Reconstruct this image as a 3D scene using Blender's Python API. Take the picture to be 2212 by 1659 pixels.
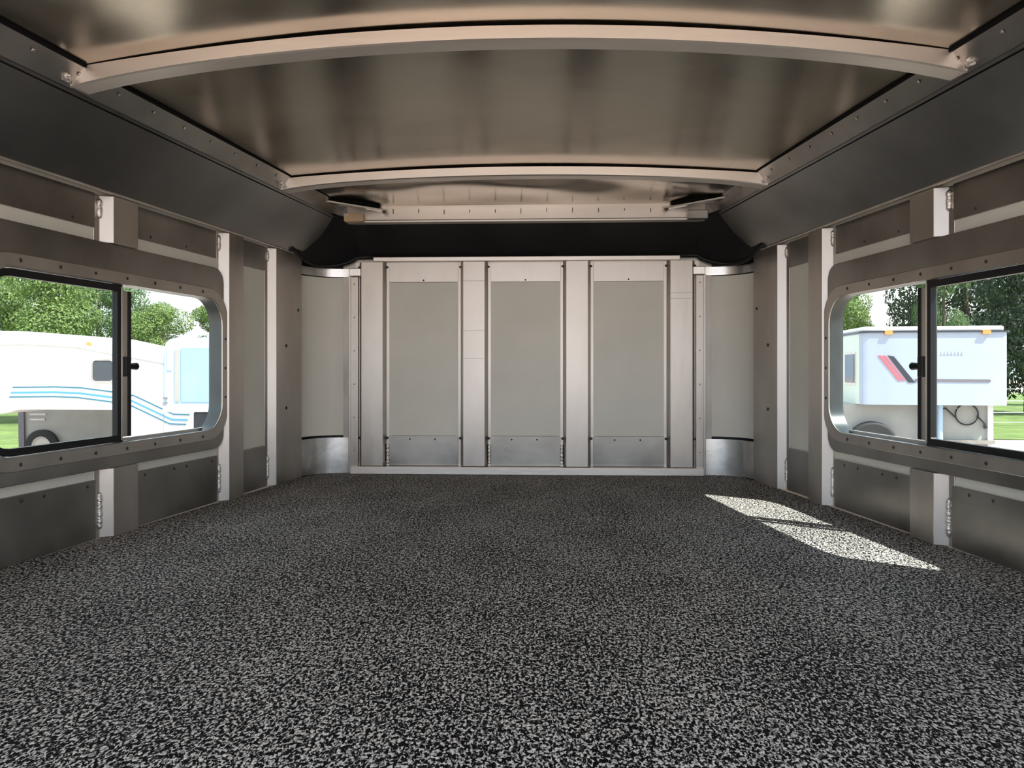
import bpy, bmesh, math, random
from mathutils import Vector, Matrix, noise
from mathutils.geometry import tessellate_polygon
random.seed(7)
for o in list(bpy.data.objects): bpy.data.objects.remove(o)
sc = bpy.context.scene
COL = sc.collection
# ---------------------------------------------------------------- camera, sky, sun, exposure
F, CX, CY, H, YAW = 1600.0, 1106.0, 795.0, 0.46, math.radians(2.47)
CAMX, GROUND = 0.08, -1.60
cd = bpy.data.cameras.new('camera'); cam = bpy.data.objects.new('camera', cd); COL.objects.link(cam)
cd.sensor_width = 36; cd.lens = F / 2212 * 36; cd.shift_y = (CY - 829.5) / 2212
cd.clip_start = 0.02; cd.clip_end = 500
cam.location = (CAMX, 0, H); cam.rotation_euler = (math.pi / 2, 0, YAW)
sc.camera = cam
sc.view_settings.view_transform = 'Standard'; sc.view_settings.look = 'None'
sc.view_settings.exposure = 0.30; sc.view_settings.gamma = 1.0; sc.view_settings.use_curve_mapping = False
w = bpy.data.worlds.new('sky'); sc.world = w; w.use_nodes = True
nt = w.node_tree; nt.nodes.clear()
def N(t, ty, **kw):
    n = t.nodes.new(ty)
    for k, v in kw.items(): setattr(n, k, v)
    return n
tc = N(nt, 'ShaderNodeTexCoord'); nz = N(nt, 'ShaderNodeTexNoise'); nz.inputs['Scale'].default_value = 3.2
nz.inputs['Detail'].default_value = 6; nz.inputs['Roughness'].default_value = .6
rp = N(nt, 'ShaderNodeValToRGB'); rp.color_ramp.elements[0].position = .40; rp.color_ramp.elements[0].color = (.50, .72, 1.0, 1)
rp.color_ramp.elements[1].position = .60; rp.color_ramp.elements[1].color = (1, .99, .97, 1)
bg = N(nt, 'ShaderNodeBackground'); bg.inputs['Strength'].default_value = 1.7
wo = N(nt, 'ShaderNodeOutputWorld')
nt.links.new(tc.outputs['Generated'], nz.inputs['Vector']); nt.links.new(nz.outputs['Fac'], rp.inputs['Fac'])
nt.links.new(rp.outputs['Color'], bg.inputs['Color']); nt.links.new(bg.outputs[0], wo.inputs[0])
sl = bpy.data.lights.new('sun', 'SUN'); sl.energy = 10.0; sl.angle = math.radians(.55); sl.color = (1, .965, .91)
sun = bpy.data.objects.new('sun', sl); COL.objects.link(sun)
sun.rotation_euler = Vector((.60, -.39, 1.0)).to_track_quat('Z', 'Y').to_euler(); sun.location = (6, -5, 12)

# ---------------------------------------------------------------- materials
def mat(name, col, rough=.5, metal=0.0, var=0.0, vscale=6.0, bump=0.0, bscale=40.0, stretch=None, spec=None, coat=0, rvar=0.0):
    m = bpy.data.materials.new(name); m.use_nodes = True
    t = m.node_tree; b = t.nodes['Principled BSDF']
    b.inputs['Base Color'].default_value = (*col, 1); b.inputs['Roughness'].default_value = rough
    b.inputs['Metallic'].default_value = metal
    if spec is not None: b.inputs['Specular IOR Level'].default_value = spec
    if coat: b.inputs['Coat Weight'].default_value = coat
    if var or bump or rvar:
        c = N(t, 'ShaderNodeTexCoord'); mp = N(t, 'ShaderNodeMapping')
        if stretch: mp.inputs['Scale'].default_value = stretch
        t.links.new(c.outputs['Object'], mp.inputs['Vector'])
    if var:
        n = N(t, 'ShaderNodeTexNoise'); n.inputs['Scale'].default_value = vscale; n.inputs['Detail'].default_value = 5
        t.links.new(mp.outputs[0], n.inputs['Vector'])
        r = N(t, 'ShaderNodeValToRGB'); r.color_ramp.elements[0].position = .3; r.color_ramp.elements[1].position = .7
        r.color_ramp.elements[0].color = (*[x * (1 - var) for x in col], 1); r.color_ramp.elements[1].color = (*[min(1, x * (1 + var * .6)) for x in col], 1)
        t.links.new(n.outputs['Fac'], r.inputs['Fac']); t.links.new(r.outputs['Color'], b.inputs['Base Color'])
        if rvar:
            mr = N(t, 'ShaderNodeMapRange'); mr.inputs[1].default_value = .3; mr.inputs[2].default_value = .7
            mr.inputs[3].default_value = max(.05, rough - rvar); mr.inputs[4].default_value = rough + rvar
            t.links.new(n.outputs['Fac'], mr.inputs[0]); t.links.new(mr.outputs[0], b.inputs['Roughness'])
    if bump:
        n2 = N(t, 'ShaderNodeTexNoise'); n2.inputs['Scale'].default_value = bscale; n2.inputs['Detail'].default_value = 4
        bp = N(t, 'ShaderNodeBump'); bp.inputs['Strength'].default_value = bump; bp.inputs['Distance'].default_value = .01
        t.links.new(mp.outputs[0], n2.inputs['Vector']); t.links.new(n2.outputs['Fac'], bp.inputs['Height'])
        t.links.new(bp.outputs[0], b.inputs['Normal'])
    return m
M = {}
M['alu'] = mat('aluminium_mill', (.66, .61, .565), .38, 1, .22, 5, .05, 30, (1, 1, .35), rvar=.08)
M['alu_dull'] = mat('aluminium_oxidised', (.44, .42, .395), .36, 1, .30, 4, .05, 20, rvar=.08)
M['alu_bright'] = mat('aluminium_bright', (.90, .89, .87), .26, 1, .10, 8, .03, 40, rvar=.05)
M['alu_bow'] = mat('aluminium_extrusion', (.88, .82, .77), .42, 1, .10, 8, .04, 60, (.2, 1, 1), rvar=.06)
M['alu_roof'] = mat('aluminium_roof_sheet', (.46, .42, .36), .21, 1, .30, 3.2, .04, 7, (.6, 1, 1), rvar=.06)
M['alu_cove'] = mat('aluminium_cove_sheet', (.42, .41, .40), .34, 1, .25, 2.5, .04, 6, rvar=.06)
M['white'] = mat('white_painted_skin', (.90, .86, .76), .35, 0, .05, 4, .02, 30, spec=.4)
M['weld'] = mat('weld_bead', (.95, .92, .88), .3, 1, .1, 60, .5, 160)
M['black'] = mat('black_vinyl', (.012, .012, .013), .42, 0, .2, 8, .08, 60, spec=.35)
M['gap_dark'] = mat('gap_black', (.006, .006, .006), .8, spec=.15)  # near-black for the dark gaps at rails and roof corners
M['dark_alu'] = mat('dark_anodised', (.10, .11, .11), .35, .8, .1, 10)
M['black_frame'] = mat('black_window_frame', (.012, .012, .014), .4, spec=.35)
M['screw'] = mat('dark_screw', (.08, .07, .06), .5, .7)
M['rust'] = mat('rusty_screw', (.16, .09, .06), .7, .3)
M['timber'] = mat('pale_timber', (.72, .52, .34), .6, 0, .25, 20, .1, 60, (.3, 1, 1))
M['deck'] = mat('unseen_deck', (.47, .35, .28), .7, 0, .25, 6)  # reddish brown picked to bounce warm light into the nose
M['skin_out'] = mat('white_gelcoat', (.80, .80, .80), .3, 0, .03, 2)
M['skin_blue'] = mat('pale_blue_gelcoat', (.42, .58, .74), .3, 0, .05, 2)
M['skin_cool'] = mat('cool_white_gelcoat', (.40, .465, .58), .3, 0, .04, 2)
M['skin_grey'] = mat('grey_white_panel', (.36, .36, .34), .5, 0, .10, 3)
M['skin_mint'] = mat('mint_white_panel', (.58, .68, .60), .4, 0, .05, 2)
M['panel_blue'] = mat('blue_grey_panel', (.28, .46, .66), .3, 0, .12, 3)
M['stripe_dark'] = mat('dark_teal_stripe', (.04, .16, .24), .4)
M['stripe_pale'] = mat('pale_blue_stripe', (.08, .28, .48), .4)
M['red'] = mat('red_decal', (.55, .12, .16), .4)
M['decal'] = mat('black_decal', (.03, .035, .05), .4)
M['decal_grey'] = mat('grey_decal', (.16, .15, .17), .4)
M['tyre'] = mat('tyre_rubber', (.02, .02, .022), .75)
M['hub'] = mat('painted_wheel', (.62, .60, .55), .4)
M['amber'] = mat('amber_lens', (.85, .30, .08), .3)
M['tint'] = mat('tinted_glass', (.05, .06, .07), .12)
M['fence'] = mat('galvanised_wire', (.35, .38, .38), .5, .8)
M['bark'] = mat('bark', (.10, .075, .05), .9, 0, .3, 8)
M['gravel'] = mat('gravel', (.42, .345, .29), .95, 0, .35, 14, .5, 30)
M['lawn'] = mat('lawn', (.12, .18, .04), .95, 0, .35, 1.5, .6, 25)
def leafmat(name, a, b):
    m = bpy.data.materials.new(name); m.use_nodes = True; t = m.node_tree
    p = t.nodes['Principled BSDF']; p.inputs['Roughness'].default_value = .55
    oi = N(t, 'ShaderNodeNewGeometry'); r = N(t, 'ShaderNodeValToRGB')
    r.color_ramp.elements[0].color = (*a, 1); r.color_ramp.elements[1].color = (*b, 1)
    t.links.new(oi.outputs['Random Per Island'], r.inputs['Fac']); t.links.new(r.outputs['Color'], p.inputs['Base Color'])
    tr = N(t, 'ShaderNodeBsdfTranslucent'); t.links.new(r.outputs['Color'], tr.inputs['Color'])
    mx = N(t, 'ShaderNodeMixShader'); mx.inputs[0].default_value = .35
    t.links.new(p.outputs[0], mx.inputs[1]); t.links.new(tr.outputs[0], mx.inputs[2])
    t.links.new(mx.outputs[0], t.nodes['Material Output'].inputs[0]); return m
M['leaf_light'] = leafmat('leaves_light', (.07, .13, .03), (.22, .31, .08))
M['leaf_mid'] = leafmat('leaves_mid', (.05, .10, .035), (.15, .24, .08))
M['leaf_dark'] = leafmat('leaves_dark', (.015, .035, .018), (.05, .09, .035))
def glass():
    m = bpy.data.materials.new('window_glass'); m.use_nodes = True; t = m.node_tree; t.nodes.clear()
    o = N(t, 'ShaderNodeOutputMaterial'); tr = N(t, 'ShaderNodeBsdfTransparent'); tr.inputs[0].default_value = (.93, .96, .95, 1)
    g = N(t, 'ShaderNodeBsdfGlossy'); g.inputs['Roughness'].default_value = .03
    lw = N(t, 'ShaderNodeLayerWeight'); lw.inputs['Blend'].default_value = .5
    pw = N(t, 'ShaderNodeMath', operation='POWER'); pw.inputs[1].default_value = 5.0; t.links.new(lw.outputs['Facing'], pw.inputs[0])
    fr = N(t, 'ShaderNodeMath', operation='MULTIPLY_ADD'); fr.inputs[1].default_value = .5; fr.inputs[2].default_value = .02; t.links.new(pw.outputs[0], fr.inputs[0])
    mx = N(t, 'ShaderNodeMixShader'); t.links.new(fr.outputs[0], mx.inputs[0]); t.links.new(tr.outputs[0], mx.inputs[1]); t.links.new(g.outputs[0], mx.inputs[2])
    t.links.new(mx.outputs[0], o.inputs[0]); return m
M['glass'] = glass()
def floormat():
    m = bpy.data.materials.new('speckled_rubber'); m.use_nodes = True; t = m.node_tree; b = t.nodes['Principled BSDF']
    c = N(t, 'ShaderNodeTexCoord')
    n1 = N(t, 'ShaderNodeTexNoise'); n1.inputs['Scale'].default_value = 255; n1.inputs['Detail'].default_value = 2.5; n1.inputs['Distortion'].default_value = .8
    n2 = N(t, 'ShaderNodeTexNoise'); n2.inputs['Scale'].default_value = 145; n2.inputs['Detail'].default_value = 2
    n3 = N(t, 'ShaderNodeTexNoise'); n3.inputs['Scale'].default_value = 5; n3.inputs['Detail'].default_value = 3
    mp = N(t, 'ShaderNodeMapping'); mp.inputs['Scale'].default_value = (1, .62, 1); t.links.new(c.outputs['Object'], mp.inputs['Vector'])
    n4 = N(t, 'ShaderNodeTexNoise'); n4.inputs['Scale'].default_value = 290; n4.inputs['Detail'].default_value = 1
    for n in (n1, n2, n3, n4): t.links.new(mp.outputs[0], n.inputs['Vector'])
    a = N(t, 'ShaderNodeMath', operation='MULTIPLY_ADD'); a.inputs[1].default_value = .45; t.links.new(n2.outputs['Fac'], a.inputs[0]); t.links.new(n1.outputs['Fac'], a.inputs[2])
    a2 = N(t, 'ShaderNodeMath', operation='MULTIPLY_ADD'); a2.inputs[1].default_value = .10; t.links.new(n3.outputs['Fac'], a2.inputs[0]); t.links.new(a.outputs[0], a2.inputs[2])
    r = N(t, 'ShaderNodeValToRGB'); e = r.color_ramp.elements
    mr = N(t, 'ShaderNodeMapRange'); mr.inputs[1].default_value = .5; mr.inputs[2].default_value = 1.1
    t.links.new(a2.outputs[0], mr.inputs[0]); t.links.new(mr.outputs[0], r.inputs['Fac'])
    e[0].position = .40; e[0].color = (.007, .007, .008, 1); e[1].position = .56; e[1].color = (.72, .68, .63, 1)
    x = e.new(.47); x.color = (.06, .057, .056, 1)
    fv = N(t, 'ShaderNodeMapRange'); fv.inputs[1].default_value = .35; fv.inputs[2].default_value = .65; fv.inputs[3].default_value = .35; fv.inputs[4].default_value = 1.25
    t.links.new(n4.outputs['Fac'], fv.inputs[0])
    mu = N(t, 'ShaderNodeMix', data_type='RGBA', blend_type='MULTIPLY'); mu.inputs[0].default_value = 1
    t.links.new(r.outputs['Color'], mu.inputs[6]); t.links.new(fv.outputs[0], mu.inputs[7])
    t.links.new(mu.outputs[2], b.inputs['Base Color']); b.inputs['Roughness'].default_value = .7; b.inputs['Specular IOR Level'].default_value = .08
    bp = N(t, 'ShaderNodeBump'); bp.inputs['Strength'].default_value = .8; bp.inputs['Distance'].default_value = .003
    t.links.new(a.outputs[0], bp.inputs['Height']); t.links.new(bp.outputs[0], b.inputs['Normal']); return m
M['floor'] = floormat()

# ---------------------------------------------------------------- mesh helpers
class MB:
    def __init__(s): s.v = []; s.f = []
    def add(s, vs, fs):
        k = len(s.v); s.v += [tuple(v) for v in vs]; s.f += [tuple(i + k for i in f) for f in fs]; return s
    def box(s, a, b, fn=None):
        vs = [(x, y, z) for x in (a[0], b[0]) for y in (a[1], b[1]) for z in (a[2], b[2])]
        if fn: vs = [fn(*v) for v in vs]
        return s.add(vs, [(0, 1, 3, 2), (4, 6, 7, 5), (0, 4, 5, 1), (2, 3, 7, 6), (0, 2, 6, 4), (1, 5, 7, 3)])
    def prism(s, poly, lo, hi, fn):
        """poly of (p,q), extruded from lo to hi; fn(p,q,e)->xyz"""
        n = len(poly); vs = [fn(p, q, lo) for p, q in poly] + [fn(p, q, hi) for p, q in poly]
        tri = tessellate_polygon([[Vector((p, q, 0)) for p, q in poly]])
        fs = [tuple(t) for t in tri] + [tuple(i + n for i in reversed(t)) for t in tri]
        fs += [(i, (i + 1) % n, (i + 1) % n + n, i + n) for i in range(n)]
        return s.add(vs, fs)
    def ringplate(s, outer, inner, lo, hi, fn):
        """flat plate with a hole, thickness lo..hi"""
        pts = outer + inner; n = len(pts); no = len(outer); ni = len(inner)
        tri = tessellate_polygon([[Vector((p, q, 0)) for p, q in outer], [Vector((p, q, 0)) for p, q in inner]])
        vs = [fn(p, q, lo) for p, q in pts] + [fn(p, q, hi) for p, q in pts]
        fs = [tuple(t) for t in tri] + [tuple(i + n for i in reversed(t)) for t in tri]
        fs += [(i, (i + 1) % no, (i + 1) % no + n, i + n) for i in range(no)]
        fs += [(no + i, no + (i + 1) % ni, no + (i + 1) % ni + n, no + i + n) for i in range(ni)]
        return s.add(vs, fs)
    def grid(s, rows, close=False):
        n = len(rows[0]); vs = [p for r in rows for p in r]; fs = []
        for i in range(len(rows) - 1):
            for j in range(n - 1 + (1 if close else 0)):
                j2 = (j + 1) % n; fs.append((i * n + j, i * n + j2, (i + 1) * n + j2, (i + 1) * n + j))
        return s.add(vs, fs)
    def tube(s, pts, r, seg=10, caps=True):
        pts = [Vector(p) for p in pts]; rows = []
        for i, p in enumerate(pts):
            t = (pts[min(i + 1, len(pts) - 1)] - pts[max(i - 1, 0)]).normalized()
            u = t.cross(Vector((0, 0, 1)) if abs(t.z) < .9 else Vector((1, 0, 0))).normalized(); v = t.cross(u)
            rr = r[i] if isinstance(r, (list, tuple)) else r
            rows.append([p + (u * math.cos(a) + v * math.sin(a)) * rr for a in [2 * math.pi * k / seg for k in range(seg)]])
        k = len(s.v); s.grid(rows, True)
        if caps: s.f.append(tuple(k + i for i in range(seg))); s.f.append(tuple(k + (len(rows) - 1) * seg + i for i in reversed(range(seg))))
        return s
    def lathe(s, prof, c, axis, seg=28):
        """prof of (radius, along); around axis at c"""
        c = Vector(c); t = Vector(axis).normalized(); u = t.cross(Vector((0, 0, 1)) if abs(t.z) < .9 else Vector((1, 0, 0))).normalized(); v = t.cross(u)
        return s.grid([[c + t * h + (u * math.cos(2 * math.pi * k / seg) + v * math.sin(2 * math.pi * k / seg)) * r for k in range(seg)] for r, h in prof], True)
    def build(s, name, m, parent=None, smooth=False, bevel=0, solid=0):
        me = bpy.data.meshes.new(name); me.from_pydata(s.v, [], s.f)
        bm = bmesh.new(); bm.from_mesh(me); bmesh.ops.recalc_face_normals(bm, faces=bm.faces); bm.to_mesh(me); bm.free()
        me.materials.append(M[m] if isinstance(m, str) else m)
        if smooth:
            for p in me.polygons: p.use_smooth = True
            if smooth != 'all':
                me.set_sharp_from_angle(angle=math.radians(35))
        o = bpy.data.objects.new(name, me); COL.objects.link(o)
        if parent:
            o.parent = parent
            o.matrix_parent_inverse = Matrix.Identity(4)
        if solid:
            md = o.modifiers.new('solid', 'SOLIDIFY'); md.thickness = solid; md.offset = 0; md.use_rim = False
        if bevel:
            md = o.modifiers.new('bevel', 'BEVEL'); md.width = bevel; md.segments = 2; md.limit_method = 'ANGLE'; md.angle_limit = math.radians(40)
        return o
def tag(o, label=None, cat=None, group=None, kind=None):
    if label: o['label'] = label
    if cat: o['category'] = cat
    if group: o['group'] = group
    if kind: o['kind'] = kind
    return o
def empty(name, loc=(0, 0, 0), rz=0):
    o = bpy.data.objects.new(name, None); COL.objects.link(o); o.location = loc; o.rotation_euler = (0, 0, rz); o.empty_display_size = .2; return o
def rrect(x0, x1, z0, z1, r, n=8):
    out = []
    for cx, cz, a0 in ((x1 - r, z1 - r, 0), (x0 + r, z1 - r, 90), (x0 + r, z0 + r, 180), (x1 - r, z0 + r, 270)):
        for k in range(n + 1):
            a = math.radians(a0 + 90 * k / n); out.append((cx + r * math.cos(a), cz + r * math.sin(a)))
    return out
def dome(mb, c, nrm, r, h=None):
    h = h or r * .5
    mb.lathe([(r, 0), (r * .85, h * .55), (r * .5, h * .9), (.0001, h)], c, nrm, 8)

# ---------------------------------------------------------------- the trailer nose: measures
K = .143
def W(y): return 1.3715 - K * max(y, .9)
YF = 3.185                     # front wall, cap plane
ZT = .932                      # top of side and front walls
def side(s):
    return lambda Y, d, z: (s * (W(Y) - d), Y, z)
SK = -.035                     # depth of the white skin behind the post caps
RAIL = (.16, 1.078, .20, 1.130)

# floor of the nose
fl = MB()
pts = [(-W(.55), .55), (-W(.9), .9), (-W(3.05) - .01, 3.05), (-.90, 3.19), (-.78, 3.225), (.78, 3.225), (.90, 3.19), (W(3.05) + .01, 3.05), (W(.9), .9), (W(.55), .55)]
pts = [(x * 1.03 if abs(x) > .95 else x, y) for x, y in pts]
fl.prism(pts, -.06, 0, lambda p, q, e: (p, q, e))
tag(fl.build('floor', 'floor'), 'black rubber floor densely speckled with grey flecks', 'floor', kind='structure')

WY0, WY1, WZ0, WZ1, WR = 1.575, 2.495, .253, .693, .085
def build_side(s, nm):
    fn = side(s)
    fYZ = lambda Y, z, d: fn(Y, d, z)
    hole = rrect(WY0 - .02, WY1 + .02, WZ0 - .02, WZ1 + .02, WR + .01)
    # white skin is the wall itself
    wl = MB().ringplate([(.9, -.06), (3.10, -.06), (3.10, ZT + .02), (.9, ZT + .02)], hole, SK - .012, SK, fYZ).build('wall_' + nm, 'white')
    tag(wl, f'{nm} side wall of white skin with bare aluminium posts and kick plates', 'wall', kind='structure')
    def hat(y0, y1, z0, z1, fl_=.032):
        poly = [(y0 - fl_, SK), (y0 - fl_, SK + .004), (y0 - .0125, SK + .004), (y0, 0), (y1, 0), (y1 + .013, SK + .004), (y1 + .032, SK + .004), (y1 + .032, SK)]
        return MB().prism(poly, z0, z1, lambda p, q, e: fn(p, q, e)).build('post', 'alu', wl, bevel=.0015)
    def weld(y, z0, z1, dd=SK + .008):
        n = max(6, int((z1 - z0) / .006)); p = [fn(y, dd + .0005 * math.sin(k * 2.1), z0 + (z1 - z0) * k / n) for k in range(n + 1)]
        r = [.0062 + .0008 * math.sin(k * 1.9 + y) for k in range(n + 1)]; r[0] = r[-1] = .002
        MB().tube(p, r, 8).build('weld_bead', 'weld', wl, smooth='all')
    for (y0, y1) in ((1.40, 1.495), (1.968, 2.065)):
        hat(y0, y1, .80, ZT - .004); hat(y0, y1, .001, .187)
        weld(y0 - .018, .865, .918); weld(y0 - .018, .025, .125)
    hat(2.525, 2.615, .001, ZT - .004, .0135); weld(2.508, .865, .918); weld(2.508, .03, .13)
    hat(2.852, 3.062, .001, ZT - .004); weld(2.834, .875, .915); weld(2.834, .03, .12)
    # window plate
    pl = rrect(.92, 2.512, .187, .800, .05, 6)
    MB().ringplate(pl, rrect(WY0 - .012, WY1 + .012, WZ0 - .012, WZ1 + .012, WR + .006), SK, -.012, fYZ).build('window_plate', 'alu_dull', wl, bevel=.002)
    # plates between the posts
    spans = [(.92, 1.37), (1.527, 1.937), (2.097, 2.495), (2.647, 2.822)]
    for y0, y1 in spans:
        MB().prism([(y0, .837), (y1, .837), (y1, ZT - .002), (y0, ZT - .002)], SK + .0005, SK + .006, fYZ).build('top_plate', 'alu_dull', wl, bevel=.001)
        MB().prism([(y0, .001), (y1, .001), (y1, .160), (y0, .160)], SK + .0005, SK + .010, fYZ).build('kick_plate', 'alu_dull', wl, bevel=.002)
    # white panel between second and third post
    MB().prism([(2.652, .166), (2.817, .166), (2.817, .833), (2.652, .833)], SK + .0005, SK + .004, fYZ).build('panel', 'white', wl)
    # thin lip on top of the wall
    MB().box((.9, -.002, ZT - .002), (3.06, .004, ZT + .005), fn).build('top_lip', 'alu_bow', wl, bevel=.002)
    # small screws and drain holes, joined
    sc_ = MB(); nrm = Vector((-s, 0, 0))
    for y0, y1 in spans[:3]:
        for k in range(4):
            dome(sc_, fn(y0 + (y1 - y0) * (k + .5) / 4 + .02 * math.sin(k * 3 + s), SK + .010, .146), nrm, .0045)
    for y in (1.63, 1.86, 2.16, 2.33): dome(sc_, fn(y, SK + .006, .85), nrm, .004)
    for y, z in ((2.93, .55), (3.03, .70), (2.93, .30)): dome(sc_, fn(y, 0, z), nrm, .007)
    tag(sc_.build('screws', 'screw', wl), kind='stuff')
    # ------------------------------------------------ window
    num = 1 if s < 0 else 2
    opening = rrect(WY0, WY1, WZ0, WZ1, WR)
    tn = MB().ringplate(rrect(WY0 - .010, WY1 + .010, WZ0 - .010, WZ1 + .010, WR + .006), opening, -.054, -.010, fYZ)
    win = tn.build('window_%d' % num, 'dark_alu', smooth=True)
    tag(win, f'sliding window with rounded corners in the {nm} wall', 'window', kind='structure')
    MB().ringplate(rrect(WY0 - .034, WY1 + .034, WZ0 - .034, WZ1 + .034, WR + .022), opening, -.0125, -.006, fYZ).build('trim_ring', 'alu', win, bevel=.002)
    scw = MB()
    for k in range(7):
        for z in (WZ0 - .018, WZ1 + .018): dome(scw, fn(WY0 + .10 + k * .118, -.006, z), nrm, .0048)
    for z in (.36, .46, .56): dome(scw, fn(WY1 + .017, -.006, z), nrm, .0048); dome(scw, fn(WY0 - .017, -.006, z), nrm, .0048)
    tag(scw.build('screws', 'screw', win), kind='stuff')
    YM = 2.040
    MB().prism(rrect(YM, WY1 + .004, WZ0 - .004, WZ1 + .004, WR - .02), -.046, -.042, fYZ).build('pane', 'glass', win)
    MB().box((YM, -.0415, WZ0 + .001), (WY1 - .07, -.034, WZ0 + .009), fn).build('sill_track', 'alu_bright', win, bevel=.001)
    MB().box((YM - .012, -.050, WZ0), (YM + .010, -.0335, WZ1), fn).build('mullion', 'dark_alu', win, bevel=.002)
    MB().box((YM + .010, -.0415, WZ0 + .012), (YM + .026, -.032, WZ1 - .014), fn).build('glazing_bead', 'alu', win, bevel=.001)
    MB().box((YM + .026, -.0415, WZ0 + .012), (YM + .040, -.030, WZ1 - .014), fn).build('pull_rail', 'black_frame', win, bevel=.002)
    # sliding sash in the near half
    def half(a, b, r):
        near = rrect(WY0 + a, YM - b, WZ0 + a, WZ1 - a, r, 6); far = rrect(WY0 + a, YM - b, WZ0 + a, WZ1 - a, .005, 6)
        return [p if p[0] < (WY0 + YM) / 2 else q for p, q in zip(near, far)]
    outer, inner = half(.002, .022, WR - .004), half(.020, .036, WR - .022)
    sash = MB().ringplate(outer, inner, -.031, -.016, fYZ).build('sash', 'black_frame', win, bevel=.0015)
    MB().prism(inner, -.026, -.022, fYZ).build('pane', 'glass', sash)
    MB().box((YM - .021, -.031, WZ0 + .006), (YM - .014, -.017, WZ1 - .006), fn).build('sash_strip', 'alu_bright', sash)
    lt = MB(); lt.box((YM + .002, -.033, .436), (YM + .022, -.018, .492), fn); lt.tube([fn(YM + .018, -.026, .465), fn(YM + .050, -.022, .465)], [.008, .011], 10)
    lt.build('latch', 'black_frame', win, bevel=.002)
    return wl
build_side(-1, 'left'); build_side(1, 'right')

# ---------------------------------------------------------------- front wall
wf = MB().box((-.80, YF + .032, -.05), (.80, YF + .045, ZT + .02)).build('wall_front', 'alu_dull')
tag(wf, 'front wall of the nose with white panels between aluminium posts', 'wall', kind='structure')
FC = [-.666, -.222, .222, .666]
ff = lambda p, q, e: (p, q, e)
for c in FC:
    h = .047
    poly = [(c - h - .034, YF + .033), (c - h - .034, YF + .027), (c - h - .012, YF + .027), (c - h, YF), (c + h, YF), (c + h + .012, YF + .027), (c + h + .034, YF + .027), (c + h + .034, YF + .033)]
    MB().prism(poly, .036, .920, ff).build('post', 'alu', wf, bevel=.0015)
for a, b in zip(FC[:-1], FC[1:]):
    x0, x1 = a + .081, b - .081
    MB().box((x0 - .01, YF + .026, .166), (x1 + .01, YF + .032, .833)).build('panel', 'white', wf)
    MB().box((x0 - .01, YF + .022, .834), (x1 + .01, YF + .032, .921)).build('header_plate', 'alu', wf, bevel=.001)
    MB().box((x0 - .01, YF + .020, .036), (x1 + .01, YF + .032, .165)).build('kick_plate', 'alu_dull', wf, bevel=.001)
MB().box((-.76, YF - .012, .0), (.76, YF + .032, .034)).build('bottom_rail', 'alu_bow', wf, bevel=.003)
MB().box((-.66, YF - .006, .920), (.66, YF + .032, .941)).build('top_rail', 'alu_bow', wf, bevel=.003)
wb = MB()
for c in FC:
    for sgn in (-1, 1):
        x = c + sgn * .062; dome(wb, (x, YF + .024, .155), (0, -1, 0), .006); dome(wb, (x, YF + .024, .90), (0, -1, 0), .005)
for a, b in zip(FC[:-1], FC[1:]):
    m_ = (a + b) / 2
    for dx in (-.06, .05): dome(wb, (m_ + dx, YF + .020, .150), (0, -1, 0), .004)
    dome(wb, (m_, YF + .022, .842), (0, -1, 0), .004)
tag(wb.build('screws', 'screw', wf), kind='stuff')
for c, sgn in ((-.666, 1), (-.222, 1), (.222, -1)):
    n = 16; x = c + sgn * .066
    MB().tube([(x, YF + .018, .045 + .085 * k / n) for k in range(n + 1)], [.0065 + .002 * math.sin(k * 2.0) for k in range(n + 1)], 8).build('weld_bead', 'weld', wf, smooth='all')
# scuff seam bands on the second post
for z in (.835, .62, .50):
    MB().box((-.222 - .0465, YF - .001, z), (-.222 + .0465, YF + .002, z + .003)).build('seam', 'alu_dull', wf)
for z in (.78, .755):
    MB().box((.666 - .0465, YF - .001, z), (.666 + .0465, YF + .002, z + .003)).build('seam', 'alu_dull', wf)
def corner(s, t, out=0.0):
    """plan curve of the rounded nose corner, t from side wall (0) to front wall (1)"""
    p0 = Vector((W(3.045) + .028, 3.045)); p1 = Vector((W(3.2) + .03, 3.22)); p2 = Vector((.765, 3.222))
    q = p0 * (1 - t) ** 2 + p1 * 2 * t * (1 - t) + p2 * t * t
    c = Vector((.70, 3.02)); q = q + (q - c).normalized() * out
    return s * q.x, q.y
NT = 18
for s, nm in ((-1, 'left'), (1, 'right')):
    def band(z0, z1, out, name, m, th=.004, smooth='all', nz_=1):
        return MB().grid([[(*corner(s, k / NT, out), z0 + (z1 - z0) * j / nz_) for k in range(NT + 1)] for j in range(nz_ + 1)]).build(name, m, wf, smooth=smooth, solid=th)
    band(-.03, .96, .010, 'corner_backing', 'black')
    band(.166, .855, 0, 'corner_panel', 'white')
    band(.001, .150, -.008, 'corner_kick_plate', 'alu_bright')
    band(.150, .156, -.010, 'corner_lip', 'alu_bright')
    band(.858, .893, -.012, 'corner_trim', 'alu_bright', .006)
    MB().box((s * .715, YF - .004, .858), (s * .766, YF + .006, .893)).build('corner_trim', 'alu_bright', wf, bevel=.003)
    # narrow riveted angle between corner and first post
    MB().box((s * .728, YF + .004, .004), (s * .766, YF + .032, .857)).build('corner_angle', 'alu', wf, bevel=.002)
    MB().box((s * .758, YF - .008, .004), (s * .768, YF + .032, .857)).build('corner_angle_leg', 'alu', wf, bevel=.002)
    rv = MB()
    for k in range(6): dome(rv, (s * .744, YF + .004, .10 + k * .145), (0, -1, 0), .0035)
    tag(rv.build('rivets', 'alu_dull', wf), kind='stuff')

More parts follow.
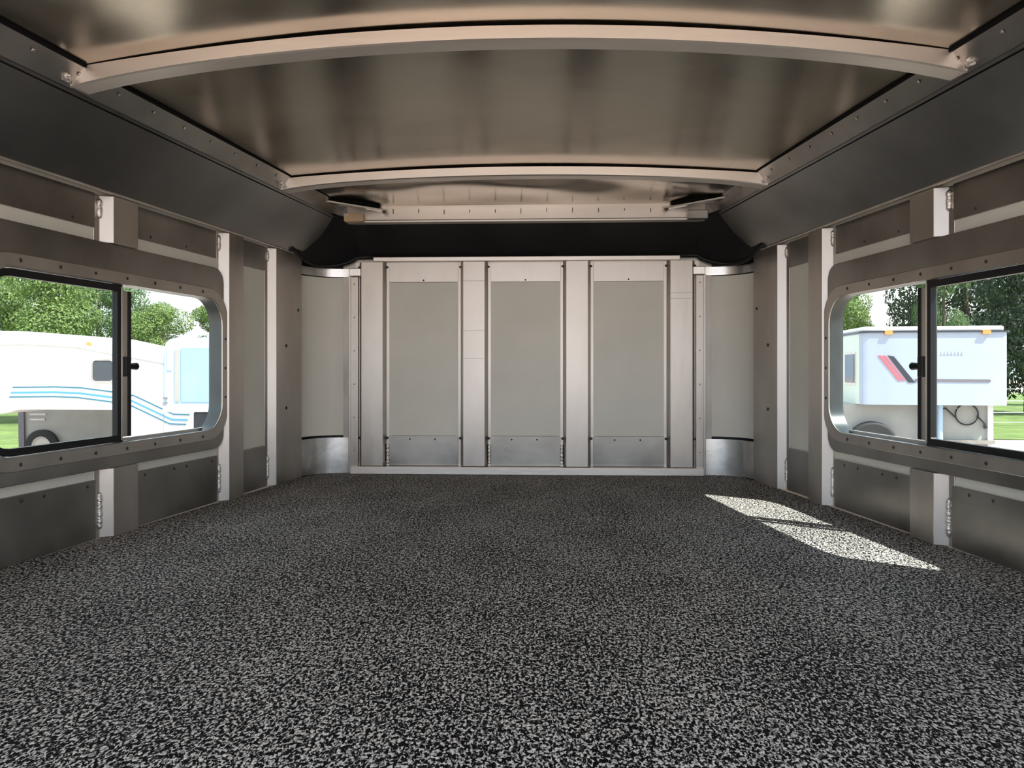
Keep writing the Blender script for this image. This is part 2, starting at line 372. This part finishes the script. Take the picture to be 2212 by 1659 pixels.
# ---------------------------------------------------------------- roof: shell, coves, sheets, bows
def ceil_z(Y):                 # (edge, centre)
    e = 1.134 - .006 * max(0, (Y - 2.0)); c = 1.212 - .048 * max(0, Y - 1.6) / .95 if Y < 2.55 else 1.164 - .036 * (Y - 2.55) / .47
    return e, c
def ceil_pt(u, Y, dz=0, over=0.0):     # u in -1..1 across
    wv = W(Y) - RAIL[2] + over; e, c = ceil_z(Y); return (u * wv, Y, e + (c - e) * (1 - u * u) + dz)
ys = [.55, .9, 1.5, 2.1, 2.7, 3.29]
def shell(Y):
    a = W(Y) + .06; r = [(-a, Y, .93), (-a, Y, 1.02), (-a + .16, Y, 1.21)]
    r += [(u * (a - .16), Y, 1.21 + .06 * (1 - u * u)) for u in [-.75, -.5, -.25, 0, .25, .5, .75]]
    return r + [(-x, y, z) for x, y, z in reversed(r[:3])]
sh = MB().grid([shell(y) for y in ys]); k = len(sh.v) - len(shell(1)); sh.f.append(tuple(range(k, len(sh.v))))
ce = sh.build('ceiling', 'skin_out', solid=.006)
tag(ce, 'arched aluminium roof with cross bows and sloped side coves', 'ceiling', kind='structure')
def sheet(y0, y1, wav=0.0):
    rows = []; n = 16; mseg = 48
    for j in range(n + 1):
        Y = y0 + (y1 - y0) * j / n
        row = []
        for i in range(mseg + 1):
            u = -1 + 2 * i / mseg; x, y, z = ceil_pt(u, Y, 0, .012)
            edge = (1 - u ** 8) * math.sin(math.pi * j / n)
            z += edge * (wav * noise.noise(Vector((x * 3.2, Y * 4.5, 1.7))) + .0012 * noise.noise(Vector((x * 2, Y * 2.5, 4))))
            row.append((x, y, z))
        rows.append(row)
    return MB().grid(rows).build('roof_sheet', 'alu_roof', ce, smooth='all', solid=.003)
sheet(.92, 1.633); sheet(1.640, 2.583); sheet(2.590, 3.04, .024)
def bow(Y, depth=.055, hgt=.036):
    rows = []; n = 40
    for k in range(n + 1):
        u = -1 + 2 * k / n; r = []
        for (dy, dz) in ((0, -.008), (0, -hgt - .013 * u ** 8), (.004, -hgt - .003 - .013 * u ** 8), (depth - .004, -hgt - .003 - .013 * u ** 8), (depth, -hgt - .013 * u ** 8), (depth, -.008)):
            x, y, z = ceil_pt(u, Y, 0, .044); r.append((x, y + dy, z + dz))
        rows.append(r)
    mb = MB().grid(rows, True); m6 = 6
    mb.f.append(tuple(range(m6))); mb.f.append(tuple(range(n * m6, n * m6 + m6)))
    b = mb.build('roof_bow', 'alu_bow', ce, smooth=True)
    for s in (-1, 1):            # end plate and bolt at the rail
        fn = side(s)
        MB().prism([(RAIL[0] - .001, 1.092), (RAIL[0] + .016, 1.092), (RAIL[0] + .020, 1.130), (RAIL[0] + .006, 1.130)], Y - .004, Y + depth + .002,
                   lambda p, q, e: fn(e, p, q)).build('end_plate', 'alu_dull', b, bevel=.001)
        MB().lathe([(.011, 0), (.011, .004), (.007, .006), (.007, .012), (.0001, .012)], fn(Y - .022, RAIL[0] + .014, RAIL[1] + .022), (-s, 0, -.8), 6).build('bolt', 'weld', b)
    return b
bow(1.605); bow(2.555)
for s, nm in ((-1, 'left'), (1, 'right')):
    fn = side(s)
    rows = []
    for j in range(25):
        Y = .9 + (3.05 - .9) * j / 24
        rows.append([fn(Y, d, z + .003 * noise.noise(Vector((Y * 1.6, d * 6, s * 5)))) for d, z in ((.0, ZT + .004), (.05, ZT + .050), (.10, ZT + .095), (RAIL[0] + .006, RAIL[1] + .004))])
    MB().grid(rows).build('cove_sheet', 'alu_cove', ce, smooth=True, solid=.003)
    # roof rail
    a, b_, c, d_ = RAIL
    rl = MB().prism([(a, b_), (a - .006, b_ + .004), (a + .02, d_ + .02), (c + .004, d_ + .02), (c, d_)], .9, 3.035, lambda p, q, e: fn(e, p, q)).build('trim_%d' % (1 if s < 0 else 2), 'alu_dull', bevel=.0015)
    tag(rl, f'long aluminium roof rail above the {nm} cove', 'roof rail', kind='structure')
    rv = MB()
    for k in range(16):
        Y = .98 + k * .125; dome(rv, fn(Y, c - .010, d_ - .016), (-s, 0, -.8), .0042)
    tag(rv.build('rivets', 'alu', rl), kind='stuff')
    MB().prism([(c - .001, d_ - .001), (c + .007, d_ - .002), (c + .007, d_ + .012), (c - .001, d_ + .012)], .9, 3.03, lambda p, q, e: fn(e, p, q)).build('gap_dark', 'gap_dark', rl)  # black strip standing for the shadow in the gap above the rail
    MB().prism([(a - .004, b_ - .005), (a + .001, b_ - .005), (a + .001, b_ + .004), (a - .004, b_ + .004)], .9, 3.035, lambda p, q, e: fn(e, p, q)).build('gap_dark', 'gap_dark', rl)  # plain black strip along the lower edge of the rail
# front header and black front cove
hd = MB().prism([(3.020, 1.068), (3.014, 1.066), (3.014, 1.058), (3.045, 1.055), (3.06, 1.075), (3.06, 1.150), (3.022, 1.128)], -.73, .73, lambda p, q, e: (e, p, q)).build('trim_3', 'alu_bow', bevel=.0015)
tag(hd, 'pale aluminium header strip across the front end of the roof', 'header', kind='structure')
tk = MB()
for k in range(11): tk.box((-.54 + k * .105, 3.0165, 1.094 + .004 * math.sin(k * 2.3)), (-.5375 + k * .105, 3.022, 1.110 + .003 * math.cos(k)))
tag(tk.build('rivets', 'screw', hd), kind='stuff')
rows = []
for j in range(6):
    t = j / 5; rows.append([(x, 3.205 - .165 * t, .938 + .125 * t + .010 * math.sin(math.pi * t)) for x in [-.72 + 1.44 * k / 24 for k in range(25)]])
MB().grid(rows).build('front_cove', 'black', ce, smooth='all', solid=.003)
for s, nm in ((-1, 'left'), (1, 'right')):
    low = []; upc = []
    n = 20
    for k in range(n + 1):
        t = k / n; x, y = corner(1, t)
        # rim: starts high on the side wall, dips round the corner, rises to the front wall
        g = math.sin(math.pi * min(1, max(0, t))) ** .6
        zz = .946 - .042 * g
        if t < .02: y = 2.975
        low.append(Vector((s * (x - .028), y - .022, zz)))
        upc.append(Vector((s * (.775 - .10 * t), 2.985 + .05 * t, 1.088 - .025 * t)))
    first = Vector((s * (W(2.95) - .004), 2.95, .940)); low = [first] + low; upc = [Vector((s * .79, 2.95, 1.085))] + upc
    last = Vector((s * .655, 3.192, .946)); low.append(last); upc.append(Vector((s * .66, 3.035, 1.062)))
    rows = []
    for j in range(8):
        t = j / 7; bul = .018 * math.sin(math.pi * t)
        rows.append([tuple(a.lerp(b, t) + Vector((s * bul, bul, bul * .3))) for a, b in zip(low, upc)])
    cap = MB().grid(rows).build('corner_cap', 'black', ce, smooth='all', solid=.004)
    MB().tube([p + Vector((0, 0, -.004)) for p in low], .009, 10).build('rim', 'black', cap, smooth='all')
    # gusset bar under the roof corner
    a = Vector((s * .845, 2.86, 1.117)); b = Vector((s * .56, 3.005, 1.098))
    u = (b - a).normalized(); pv = Vector((u.y, -u.x, 0)); pv = pv if pv.y < 0 else -pv
    gb = MB(); wv = .022
    gb.add([a - pv * wv, a + pv * wv, b + pv * wv * .35, b - pv * wv * .35] + [p + Vector((0, 0, .008)) for p in (a - pv * wv, a + pv * wv, b + pv * wv * .35, b - pv * wv * .35)],
           [(0, 1, 2, 3), (7, 6, 5, 4), (0, 4, 5, 1), (1, 5, 6, 2), (2, 6, 7, 3), (3, 7, 4, 0)])
    g = gb.build('corner_gusset', 'alu_bright', bevel=.0015)
    tag(g, f'thin slanted metal gusset bar under the roof corner near the {nm} wall', 'bracket', 'roof corner gussets')
    for bp_ in (b + Vector((0, -.004, 0)) - u * .012, a + u * .05):
        bl = MB(); dome(bl, bp_, (0, -.4, -1), .009, .008); bl.build('bolt', 'rust', g)
    # shade in the gap behind the gusset, modelled as a black lump
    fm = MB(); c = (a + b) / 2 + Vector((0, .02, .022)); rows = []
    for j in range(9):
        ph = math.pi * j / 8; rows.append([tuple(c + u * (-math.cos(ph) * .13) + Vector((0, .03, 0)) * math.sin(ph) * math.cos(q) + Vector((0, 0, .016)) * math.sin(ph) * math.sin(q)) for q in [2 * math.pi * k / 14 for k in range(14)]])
    fm.grid(rows, True); fm.build('corner_shade', 'gap_dark', ce, smooth='all')
    bw = MB().box((s * .655, 2.985, 1.058), (s * .735, 3.022, 1.092)).build('packing_block', 'timber' if s < 0 else 'alu_dull', bevel=.003)
    tag(bw, 'small pale timber packing block at the end of the front header' if s < 0 else 'small dull metal block at the right end of the front header', 'block')

# ---------------------------------------------------------------- unseen bed behind the camera, assumed open so light reaches the nose
XB = W(.9) + .02
YR = -2.6
dk = MB().box((-XB - .05, YR, -.72), (XB + .05, .56, -.66)).build('floor_unseen_rear', 'deck'); tag(dk, 'unseen lower deck behind the raised nose floor, assumed open for light', 'floor', kind='structure')
bh = MB().box((-XB, .55, -.66), (XB, .60, -.06)).build('wall_unseen_step', 'alu_dull'); tag(bh, 'unseen aluminium riser under the rear edge of the nose floor', 'wall', kind='structure')
for s, nm in ((-1, 'left'), (1, 'right')):
    wr = MB().box((s * XB, YR, -.70), (s * (XB + .03), .92, .02)).build('wall_unseen_rear_' + nm, 'alu_dull')
    tag(wr, f'low {nm} side wall of the unseen rear bed, kept low for light', 'wall', kind='structure')
    MB().box((s * XB, .10, .02), (s * (XB + .03), .92, 1.10)).build('unseen_upper_panel', 'alu_dull', wr)  # unseen panel, sized to keep stray sun off the floor in view
    for y in (YR, -1.3, .10): MB().box((s * (XB - .03), y, -.66), (s * XB, y + .06, .02 if y < 0 else 1.12)).build('post', 'alu_dull', wr)
rb = MB(); rows = []
for y in (.18, .6): rows.append([(-XB - .03, y, 1.06)] + [(u * (XB - .05), y, 1.14 + .08 * (1 - u * u)) for u in [-1 + .25 * k for k in range(9)]] + [(XB + .03, y, 1.06)])
cr = rb.grid(rows).build('ceiling_unseen_rear', 'alu_roof', solid=.006); tag(cr, 'unseen rear edge of the arched nose roof, cut short to admit light', 'ceiling', kind='structure')

# ---------------------------------------------------------------- outdoors
FW = Vector((-math.sin(YAW), math.cos(YAW), 0)); RT = Vector((math.cos(YAW), math.sin(YAW), 0)); CP = Vector((CAMX, 0, H))
def at(px, py, D): return CP + FW * D + RT * ((px - CX) / F * D) + Vector((0, 0, (CY - py) / F * D))
def ground_at(px, D): p = at(px, CY, D); p.z = GROUND; return p
g = MB().lathe([(.001, 0), (30, 0), (160, 0)], (0, 0, GROUND), (0, 0, 1), 48).build('ground', 'gravel'); tag(g, 'tan gravel yard around the trailer', 'ground', kind='structure')
# grass verge beyond the yard
for nm, x0, x1, D0, D1 in (('left', -2600, 700, 18.5, 60), ('right', 1500, 6200, 21.5, 60)):
    lw = MB(); rows = []
    for D in (D0, (D0 + D1) / 2, D1):
        rows.append([tuple(ground_at(x0 + (x1 - x0) * k / 20, D) + Vector((0, 0, .02)) + FW * (.4 * math.sin(k * 1.7) if D == D0 else 0)) for k in range(21)])
    o = lw.grid(rows).build('lawn', 'lawn'); tag(o, f'mown grass verge beyond the gravel, seen through the {nm} window', 'grass', kind='stuff')

def wheel(parent, c, axis, r=.37, w_=.22):
    ax = Vector(axis)
    t = MB().lathe([(r * .60, -w_ / 2), (r * .92, -w_ / 2), (r, -w_ * .35), (r, w_ * .35), (r * .92, w_ / 2), (r * .60, w_ / 2)], c, ax, 32).build('tyre', 'tyre', parent, smooth=True)
    MB().lathe([(r * .61, w_ * .36), (r * .55, w_ * .40), (r * .45, w_ * .18), (r * .22, w_ * .20), (r * .18, w_ * .36), (.001, w_ * .38)], c, ax, 24).build('wheel_disc', 'hub', parent, smooth=True)
    return t
# --- white gooseneck trailer seen through the left window
D = 14.0; k_ = D / F; px0 = 250
R0 = empty('gooseneck_trailer', ground_at(px0, D), YAW); tag(R0, 'long white gooseneck trailer with three teal stripes, seen through the left window', 'trailer')
def lp(px, py, D_=None): return ((px - px0) * k_, (H - GROUND) + (CY - py) * k_)
prof = [lp(*p) for p in [(-150, 740), (-130, 720), (-60, 714), (60, 716), (160, 724), (240, 741), (420, 772), (640, 800), (640, 1010), (252, 1010), (248, 886), (60, 885), (36, 886), (10, 893), (-40, 898), (-150, 880)]]
fxz = lambda p, q, e: (p, e, q)
MB().prism(prof, 0, 2.2, fxz).build('body', 'skin_out', R0, bevel=.04)
def ribbon(poly_px, name, m, parent, off=-.012):
    return MB().prism([lp(*p) for p in poly_px], off, .002, fxz).build(name, m, parent)
line = [(28, 835), (120, 834), (175, 836), (245, 845), (290, 853), (375, 893), (410, 894)]
for i, (dy, th, mm) in enumerate(((0, 3, 'stripe_dark'), (11, 4, 'stripe_pale'), (21, 3, 'stripe_dark'))):
    ln = [(x - dy * .35, y + dy) for x, y in line]
    ribbon([(x, y) for x, y in ln] + [(x, y + th) for x, y in reversed(ln)], 'stripe', mm, R0)
ln = line[:4]; ribbon([(x, y + 5) for x, y in ln] + [(x - 2, y + 19) for x, y in reversed(ln)], 'stripe_fill', mat('stripe_wash', (.55, .78, .90), .4), R0, -.006)
wn = MB().prism([lp(*p) for p in rrect(201, 246, 778, 824, 7, 4)], -.02, .002, fxz).build('window', 'tint', R0)
MB().ringplate([lp(*p) for p in rrect(198, 249, 775, 827, 9, 4)], [lp(*p) for p in rrect(202, 245, 779, 823, 7, 4)], -.03, .002, fxz).build('frame', 'alu', wn)
roofl = [(-120, 745), (60, 743), (165, 749), (240, 764), (420, 795)]
ribbon([(x, y) for x, y in roofl] + [(x, y + 2.2) for x, y in reversed(roofl)], 'roof_seam', 'skin_grey', R0, -.02)
ribbon([(353, 772), (355, 772), (355, 1005), (353, 1005)], 'door_seam', 'skin_grey', R0)
MB().box((-.02, .05, 0), (.10, .16, 1.25)).build('landing_leg', 'alu_dull', R0)
for xx in (1.6, 2.5): wheel(R0, (xx, .12, .37), (0, -1, 0))
lampo = MB().prism([lp(*p) for p in rrect(188, 198, 739, 746, 3, 3)], -.03, .01, fxz).build('marker_lamp', 'amber', R0)
# --- grey stock trailer standing behind it, under the overhang
D = 16.4; k_ = D / F; px0 = 45
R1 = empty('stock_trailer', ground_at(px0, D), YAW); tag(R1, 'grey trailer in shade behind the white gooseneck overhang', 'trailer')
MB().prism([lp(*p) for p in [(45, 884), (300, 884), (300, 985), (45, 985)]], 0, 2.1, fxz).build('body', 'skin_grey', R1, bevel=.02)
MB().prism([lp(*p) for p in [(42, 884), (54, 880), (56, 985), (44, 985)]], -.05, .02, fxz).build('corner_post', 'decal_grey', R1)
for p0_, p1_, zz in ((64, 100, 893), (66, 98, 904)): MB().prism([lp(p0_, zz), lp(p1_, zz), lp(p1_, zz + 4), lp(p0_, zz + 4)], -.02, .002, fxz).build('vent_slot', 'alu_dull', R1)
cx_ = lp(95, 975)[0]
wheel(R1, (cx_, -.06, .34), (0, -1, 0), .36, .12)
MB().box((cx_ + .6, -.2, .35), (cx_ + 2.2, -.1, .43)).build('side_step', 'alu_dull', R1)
# --- pale blue trailer nose at the right of the left window
D = 11.5; k_ = D / F; px0 = 352
R2 = empty('horse_trailer', ground_at(px0, D), YAW); tag(R2, 'pale blue trailer nose at the far end of the left window', 'trailer')
prof = [lp(*p) for p in [(352, 890), (352, 752), (356, 740), (364, 733), (378, 730), (560, 726), (560, 890)]]
MB().prism(prof, 0, 1.6, fxz).build('nose', 'skin_blue', R2, bevel=.04)
for a, b, c_, d_, nm, mm in ((362, 372, 752, 800, 'side_pane', 'skin_out'), (378, 388, 756, 868, 'trim_strip', 'skin_grey'), (392, 470, 752, 868, 'front_panel', 'panel_blue'), (352, 560, 872, 890, 'skirt', 'skin_cool')):
    MB().prism([lp(*p) for p in ((a, c_), (b, c_), (b, d_), (a, d_))], -.015, .004, fxz).build(nm, mm, R2)
for yy in (858, 868): MB().prism([lp(*p) for p in ((354, yy), (362, yy), (362, yy + 4), (354, yy + 4))], -.03, .004, fxz).build('hinge', 'alu_dull', R2)
MB().prism([lp(*p) for p in [(440, 890), (620, 890), (620, 1050), (440, 1050)]], .9, 2.4, fxz).build('body', 'skin_cool', R2)
x0_, z0_ = lp(405, 892); x1_, z1_ = lp(440, 938)
MB().box((x0_, .2, z1_), (x1_, .45, z0_)).build('coupler_housing', 'decal', R2, bevel=.02)
MB().box((x0_ + .08, .26, 0), (x0_ + .18, .36, z1_)).build('jack_leg', 'alu_dull', R2)
wheel(R2, (lp(560, 900)[0], .95, .37), (0, -1, 0))
# --- gooseneck trailer facing us through the right window
D = 12.0; k_ = D / F; px0 = 1862; TILT = math.radians(-9)
R3 = empty('gooseneck_trailer', ground_at(px0, D), YAW + TILT); tag(R3, 'cool white gooseneck trailer with red and black slash, seen through the right window', 'trailer')
ca = math.cos(TILT)
def q3(px, py): return ((px - px0) * k_ / 1.03, (H - GROUND) + (CY - py) * k_)
x1 = q3(2160, 0)[0]; zt = q3(0, 719)[1]; zb = q3(0, 874)[1]
front_plan = [(0, .10), (.03, .03), (.10, 0), (x1 - .05, 0), (x1, .05), (x1, 2.3), (0, 2.3)]
MB().prism(front_plan, zb, zt, lambda p, q, e: (p, q, e)).build('nose', 'skin_cool', R3, smooth=True)
rf = [(p * 1.0 + (.03 if p > 1 else -.03), q - .03) for p, q in front_plan]
MB().prism(rf, zt, zt + .022, lambda p, q, e: (p, q, e)).build('drip_rail', 'decal', R3)
MB().prism([(p, q) for p, q in front_plan], zt + .022, zt + .10, lambda p, q, e: (p if .1 < p < x1 - .1 else p * .97 + .03, q, e)).build('roof_cap', 'skin_out', R3, bevel=.03)
MB().box((-.36, .30, .45), (x1 - .10, 7.5, zb)).build('lower_body', 'skin_grey', R3, bevel=.02)
MB().box((0, 2.3, zb), (x1, 7.5, zt)).build('upper_body', 'skin_mint', R3, bevel=.02)
MB().box((-.012, .12, zb), (.004, 2.3, zt - .02)).build('side_panel', 'skin_mint', R3)
MB().box((-.02, 2.3, zt), (x1 + .02, 7.5, zt + .09)).build('body_roof', 'skin_out', R3, bevel=.03)
wn = MB().box((-.030, .34, q3(0, 828)[1]), (-.005, .86, q3(0, 764)[1])).build('window', 'tint', R3)
MB().box((-.022, .28, q3(0, 833)[1]), (-.005, .92, q3(0, 759)[1])).build('frame', 'alu', wn)
def dec(pts, name, m): return MB().prism([q3(*p) for p in pts], -.010, .003, lambda p, q, e: (p, e, q)).build(name, m, R3)
dec([(1895, 768), (1903, 768), (1945, 822), (1937, 822)], 'red_slash', 'red'); dec([(1906, 768), (1911, 768), (1952, 822), (1948, 822)], 'red_slash', 'red')
dec([(1915, 768), (1928, 770), (1972, 826), (1958, 826)], 'black_slash', 'decal')
dec([(1972, 818), (2122, 819), (2126, 822), (2122, 825), (1972, 824)], 'grey_line', 'decal_grey')
for i in range(7): dec([(2026 + i * 7, 760), (2030 + i * 7, 760), (2028 + i * 7, 766), (2024 + i * 7, 766)], 'letter_mark', mat('faded_lettering', (.40, .50, .55), .5) if i == 0 else bpy.data.materials['faded_lettering'])
for px in (1916, 2115): MB().prism([q3(px - 8, 716), q3(px + 8, 716), q3(px + 8, 723), q3(px - 8, 723)], -.05, .003, lambda p, q, e: (p, e, q)).build('marker_lamp', 'amber', R3)
# front wall below the nose: spare wheel, cable, jack
sx = 1.6
MB().lathe([(.20, -.10), (.34, -.10), (.38, -.05), (.38, .05), (.34, .10), (.20, .10)], (.20, .16, q3(0, 962)[1]), (0, -1, 0), 32).build('spare_tyre', 'tyre', R3, smooth=True)
MB().lathe([(.21, .03), (.15, .06), (.08, .02), (.001, .03)], (.20, .16, q3(0, 962)[1]), (0, -1, 0), 24).build('spare_wheel', 'decal_grey', R3, smooth=True)
cc = (q3(2092, 0)[0], .26, q3(0, 895)[1])
MB().tube([(cc[0] + .17 * math.cos(a), cc[1], cc[2] + .17 * math.sin(a)) for a in [math.pi * 2 * i / 28 for i in range(29)]], .012, 8).build('cable_coil', 'tyre', R3, smooth='all')
MB().tube([(cc[0] - .17, cc[1], cc[2] - .05), (cc[0] - .32, cc[1], cc[2] + .10), (cc[0] - .45, cc[1], cc[2] + .06)], .012, 8).build('cable', 'tyre', R3, smooth='all')
MB().tube([(cc[0] + .15, cc[1], cc[2] - .02), (cc[0] + .26, cc[1], cc[2] - .14), (cc[0] + .28, cc[1], cc[2] - .22)], [.012, .012, .03], 8).build('plug', 'decal', R3, smooth='all')
MB().tube([(1.05, .12, 0), (1.05, .12, zb)], .06, 12).build('neck_pipe', 'skin_cool', R3, smooth=True)
MB().tube([(1.24, .18, 0), (1.24, .18, zb)], .045, 12).build('jack_leg', 'skin_blue', R3, smooth=True)
MB().box((x1 - .18, .26, .4), (x1 - .10, .31, zb)).build('corner_strip', 'skin_out', R3)
MB().box((1.3, .2, q3(0, 958)[1]), (x1 - .1, .30, q3(0, 950)[1])).build('cross_bar', 'alu_dull', R3)
for yy in (4.6, 5.5):
    for xx, ax in ((-.28, (-1, 0, 0)), (x1 - .20, (1, 0, 0))): wheel(R3, (xx, yy, .37), ax)
# chain-link fence at the right
fe = empty('wire_fence', ground_at(2230, 26), YAW); tag(fe, 'wire fence in front of dark trees through the right window', 'fence')
for k in range(5): MB().tube([(-3 + k * 3, 0, 0), (-3 + k * 3, 0, 1.35)], .035, 8).build('fence_post', 'fence', fe)
for z in (.15, .5, .9, 1.32): MB().tube([(-3, 0, z), (9, 0, z)], .012, 6).build('fence_wire', 'fence', fe)

# trees
def crown_mesh(seed, n, rx, rz, leaf, m, nb=22):
    rnd = random.Random(seed); mb = MB(); blobs = []
    for i in range(nb):
        a = rnd.uniform(0, 6.283); h = rnd.uniform(-.85, .9); rr = math.sqrt(1 - h * h * .85) * rnd.uniform(.35, .85)
        blobs.append((Vector((math.cos(a) * rr * rx, math.sin(a) * rr * rx, h * rz)), rnd.uniform(.28, .48) * rx))
    for i in range(n):
        c, r = blobs[i % nb]; v = Vector((rnd.gauss(0, 1), rnd.gauss(0, 1), rnd.gauss(0, 1))).normalized()
        p = c + v * r * rnd.uniform(.75, 1.05); p.z = c.z + (p.z - c.z) * .8
        q = (v + Vector((rnd.uniform(-.7, .7), rnd.uniform(-.7, .7), rnd.uniform(-.3, .9)))).normalized()
        u = q.orthogonal().normalized(); w2 = q.cross(u); a = rnd.uniform(0, 6.283); u2 = u * math.cos(a) + w2 * math.sin(a); v2 = q.cross(u2)
        L = leaf * rnd.uniform(.7, 1.4)
        mb.add([p - u2 * L, p + v2 * L * .45 + q * L * .12, p + u2 * L, p - v2 * L * .45 + q * L * .12], [(0, 1, 2), (0, 2, 3)])
    me = bpy.data.meshes.new('crown'); me.from_pydata(mb.v, [], mb.f); me.materials.append(M[m]); return me
CR = {'light': [crown_mesh(1, 32000, 2.1, 2.7, .056, 'leaf_light'), crown_mesh(2, 32000, 2.3, 2.5, .056, 'leaf_light')], 'mid': [crown_mesh(3, 32000, 2.2, 2.8, .056, 'leaf_mid')],
      'dark': [crown_mesh(4, 34000, 2.3, 3.1, .07, 'leaf_dark', 30), crown_mesh(5, 34000, 2.2, 3.3, .07, 'leaf_dark', 30)]}
trunk = MB().tube([(0, 0, 0), (.05, 0, 1.2), (-.03, .04, 2.4), (.06, 0, 3.8), (.0, .05, 5.0)], [.20, .16, .13, .10, .04], 8).build('trunk', 'bark'); tmesh = trunk.data; bpy.data.objects.remove(trunk)
def tree(px, D, sc_, kind, var, label, group, zs=1.0, rz=0):
    r = empty('tree', ground_at(px, D), rz); tag(r, label, 'tree', group)
    c = bpy.data.objects.new('crown', CR[kind][var]); COL.objects.link(c); c.parent = r; c.location = (0, 0, 3.3 * sc_ * zs); c.scale = (sc_, sc_, sc_ * zs)
    t = bpy.data.objects.new('trunk', tmesh); COL.objects.link(t); t.parent = r; t.scale = (sc_, sc_, sc_ * zs)
GL = 'trees behind the left-hand trailers'; GR = 'trees behind the right-hand trailer'
for i, (px, D, s_, kd, v, zs, lab) in enumerate([
    (-210, 28, 1.0, 'mid', 0, 1.1, 'mid green tree mostly cut off by the near edge of the left window'),
    (-40, 34, 1.1, 'light', 0, 1.1, 'bright green bushy tree leftmost in the left window'),
    (90, 28, .98, 'light', 1, 1.08, 'tall yellow green tree above the white trailer roof in the left window'),
    (215, 40, 1.22, 'mid', 0, 1.0, 'duller green tree just before the divider of the left window'),
    (352, 32, .83, 'light', 1, .98, 'rounded green tree right of the divider in the left window'),
    (300, 46, 1.1, 'mid', 0, .84, 'low hazy green tree close to the divider of the left window'),
    (475, 38, .88, 'light', 0, 1.0, 'green tree partly hidden by the far edge of the left window')]):
    tree(px, D, s_, kd, v, lab, GL, zs, i * 1.3)
for i, (px, D, s_, kd, v, zs, lab) in enumerate([
    (1795, 30, .82, 'light', 0, 1.15, 'pale tree at the far edge of the right window'),
    (2085, 44, 1.5, 'dark', 0, 1.5, 'dark tree rising behind the gooseneck roof in the right window'),
    (2225, 33, 1.25, 'dark', 1, 1.4, 'dense dark tree right of the gooseneck nose'),
    (2640, 36, 1.3, 'dark', 0, 1.3, 'dark tree at the near edge of the right window'),
    (2040, 27, .55, 'mid', 0, 2.05, 'mid green slender tree beside the divider of the right window')]):
    tree(px, D, s_, kd, v, lab, GR, zs, i * 1.9 + .4)
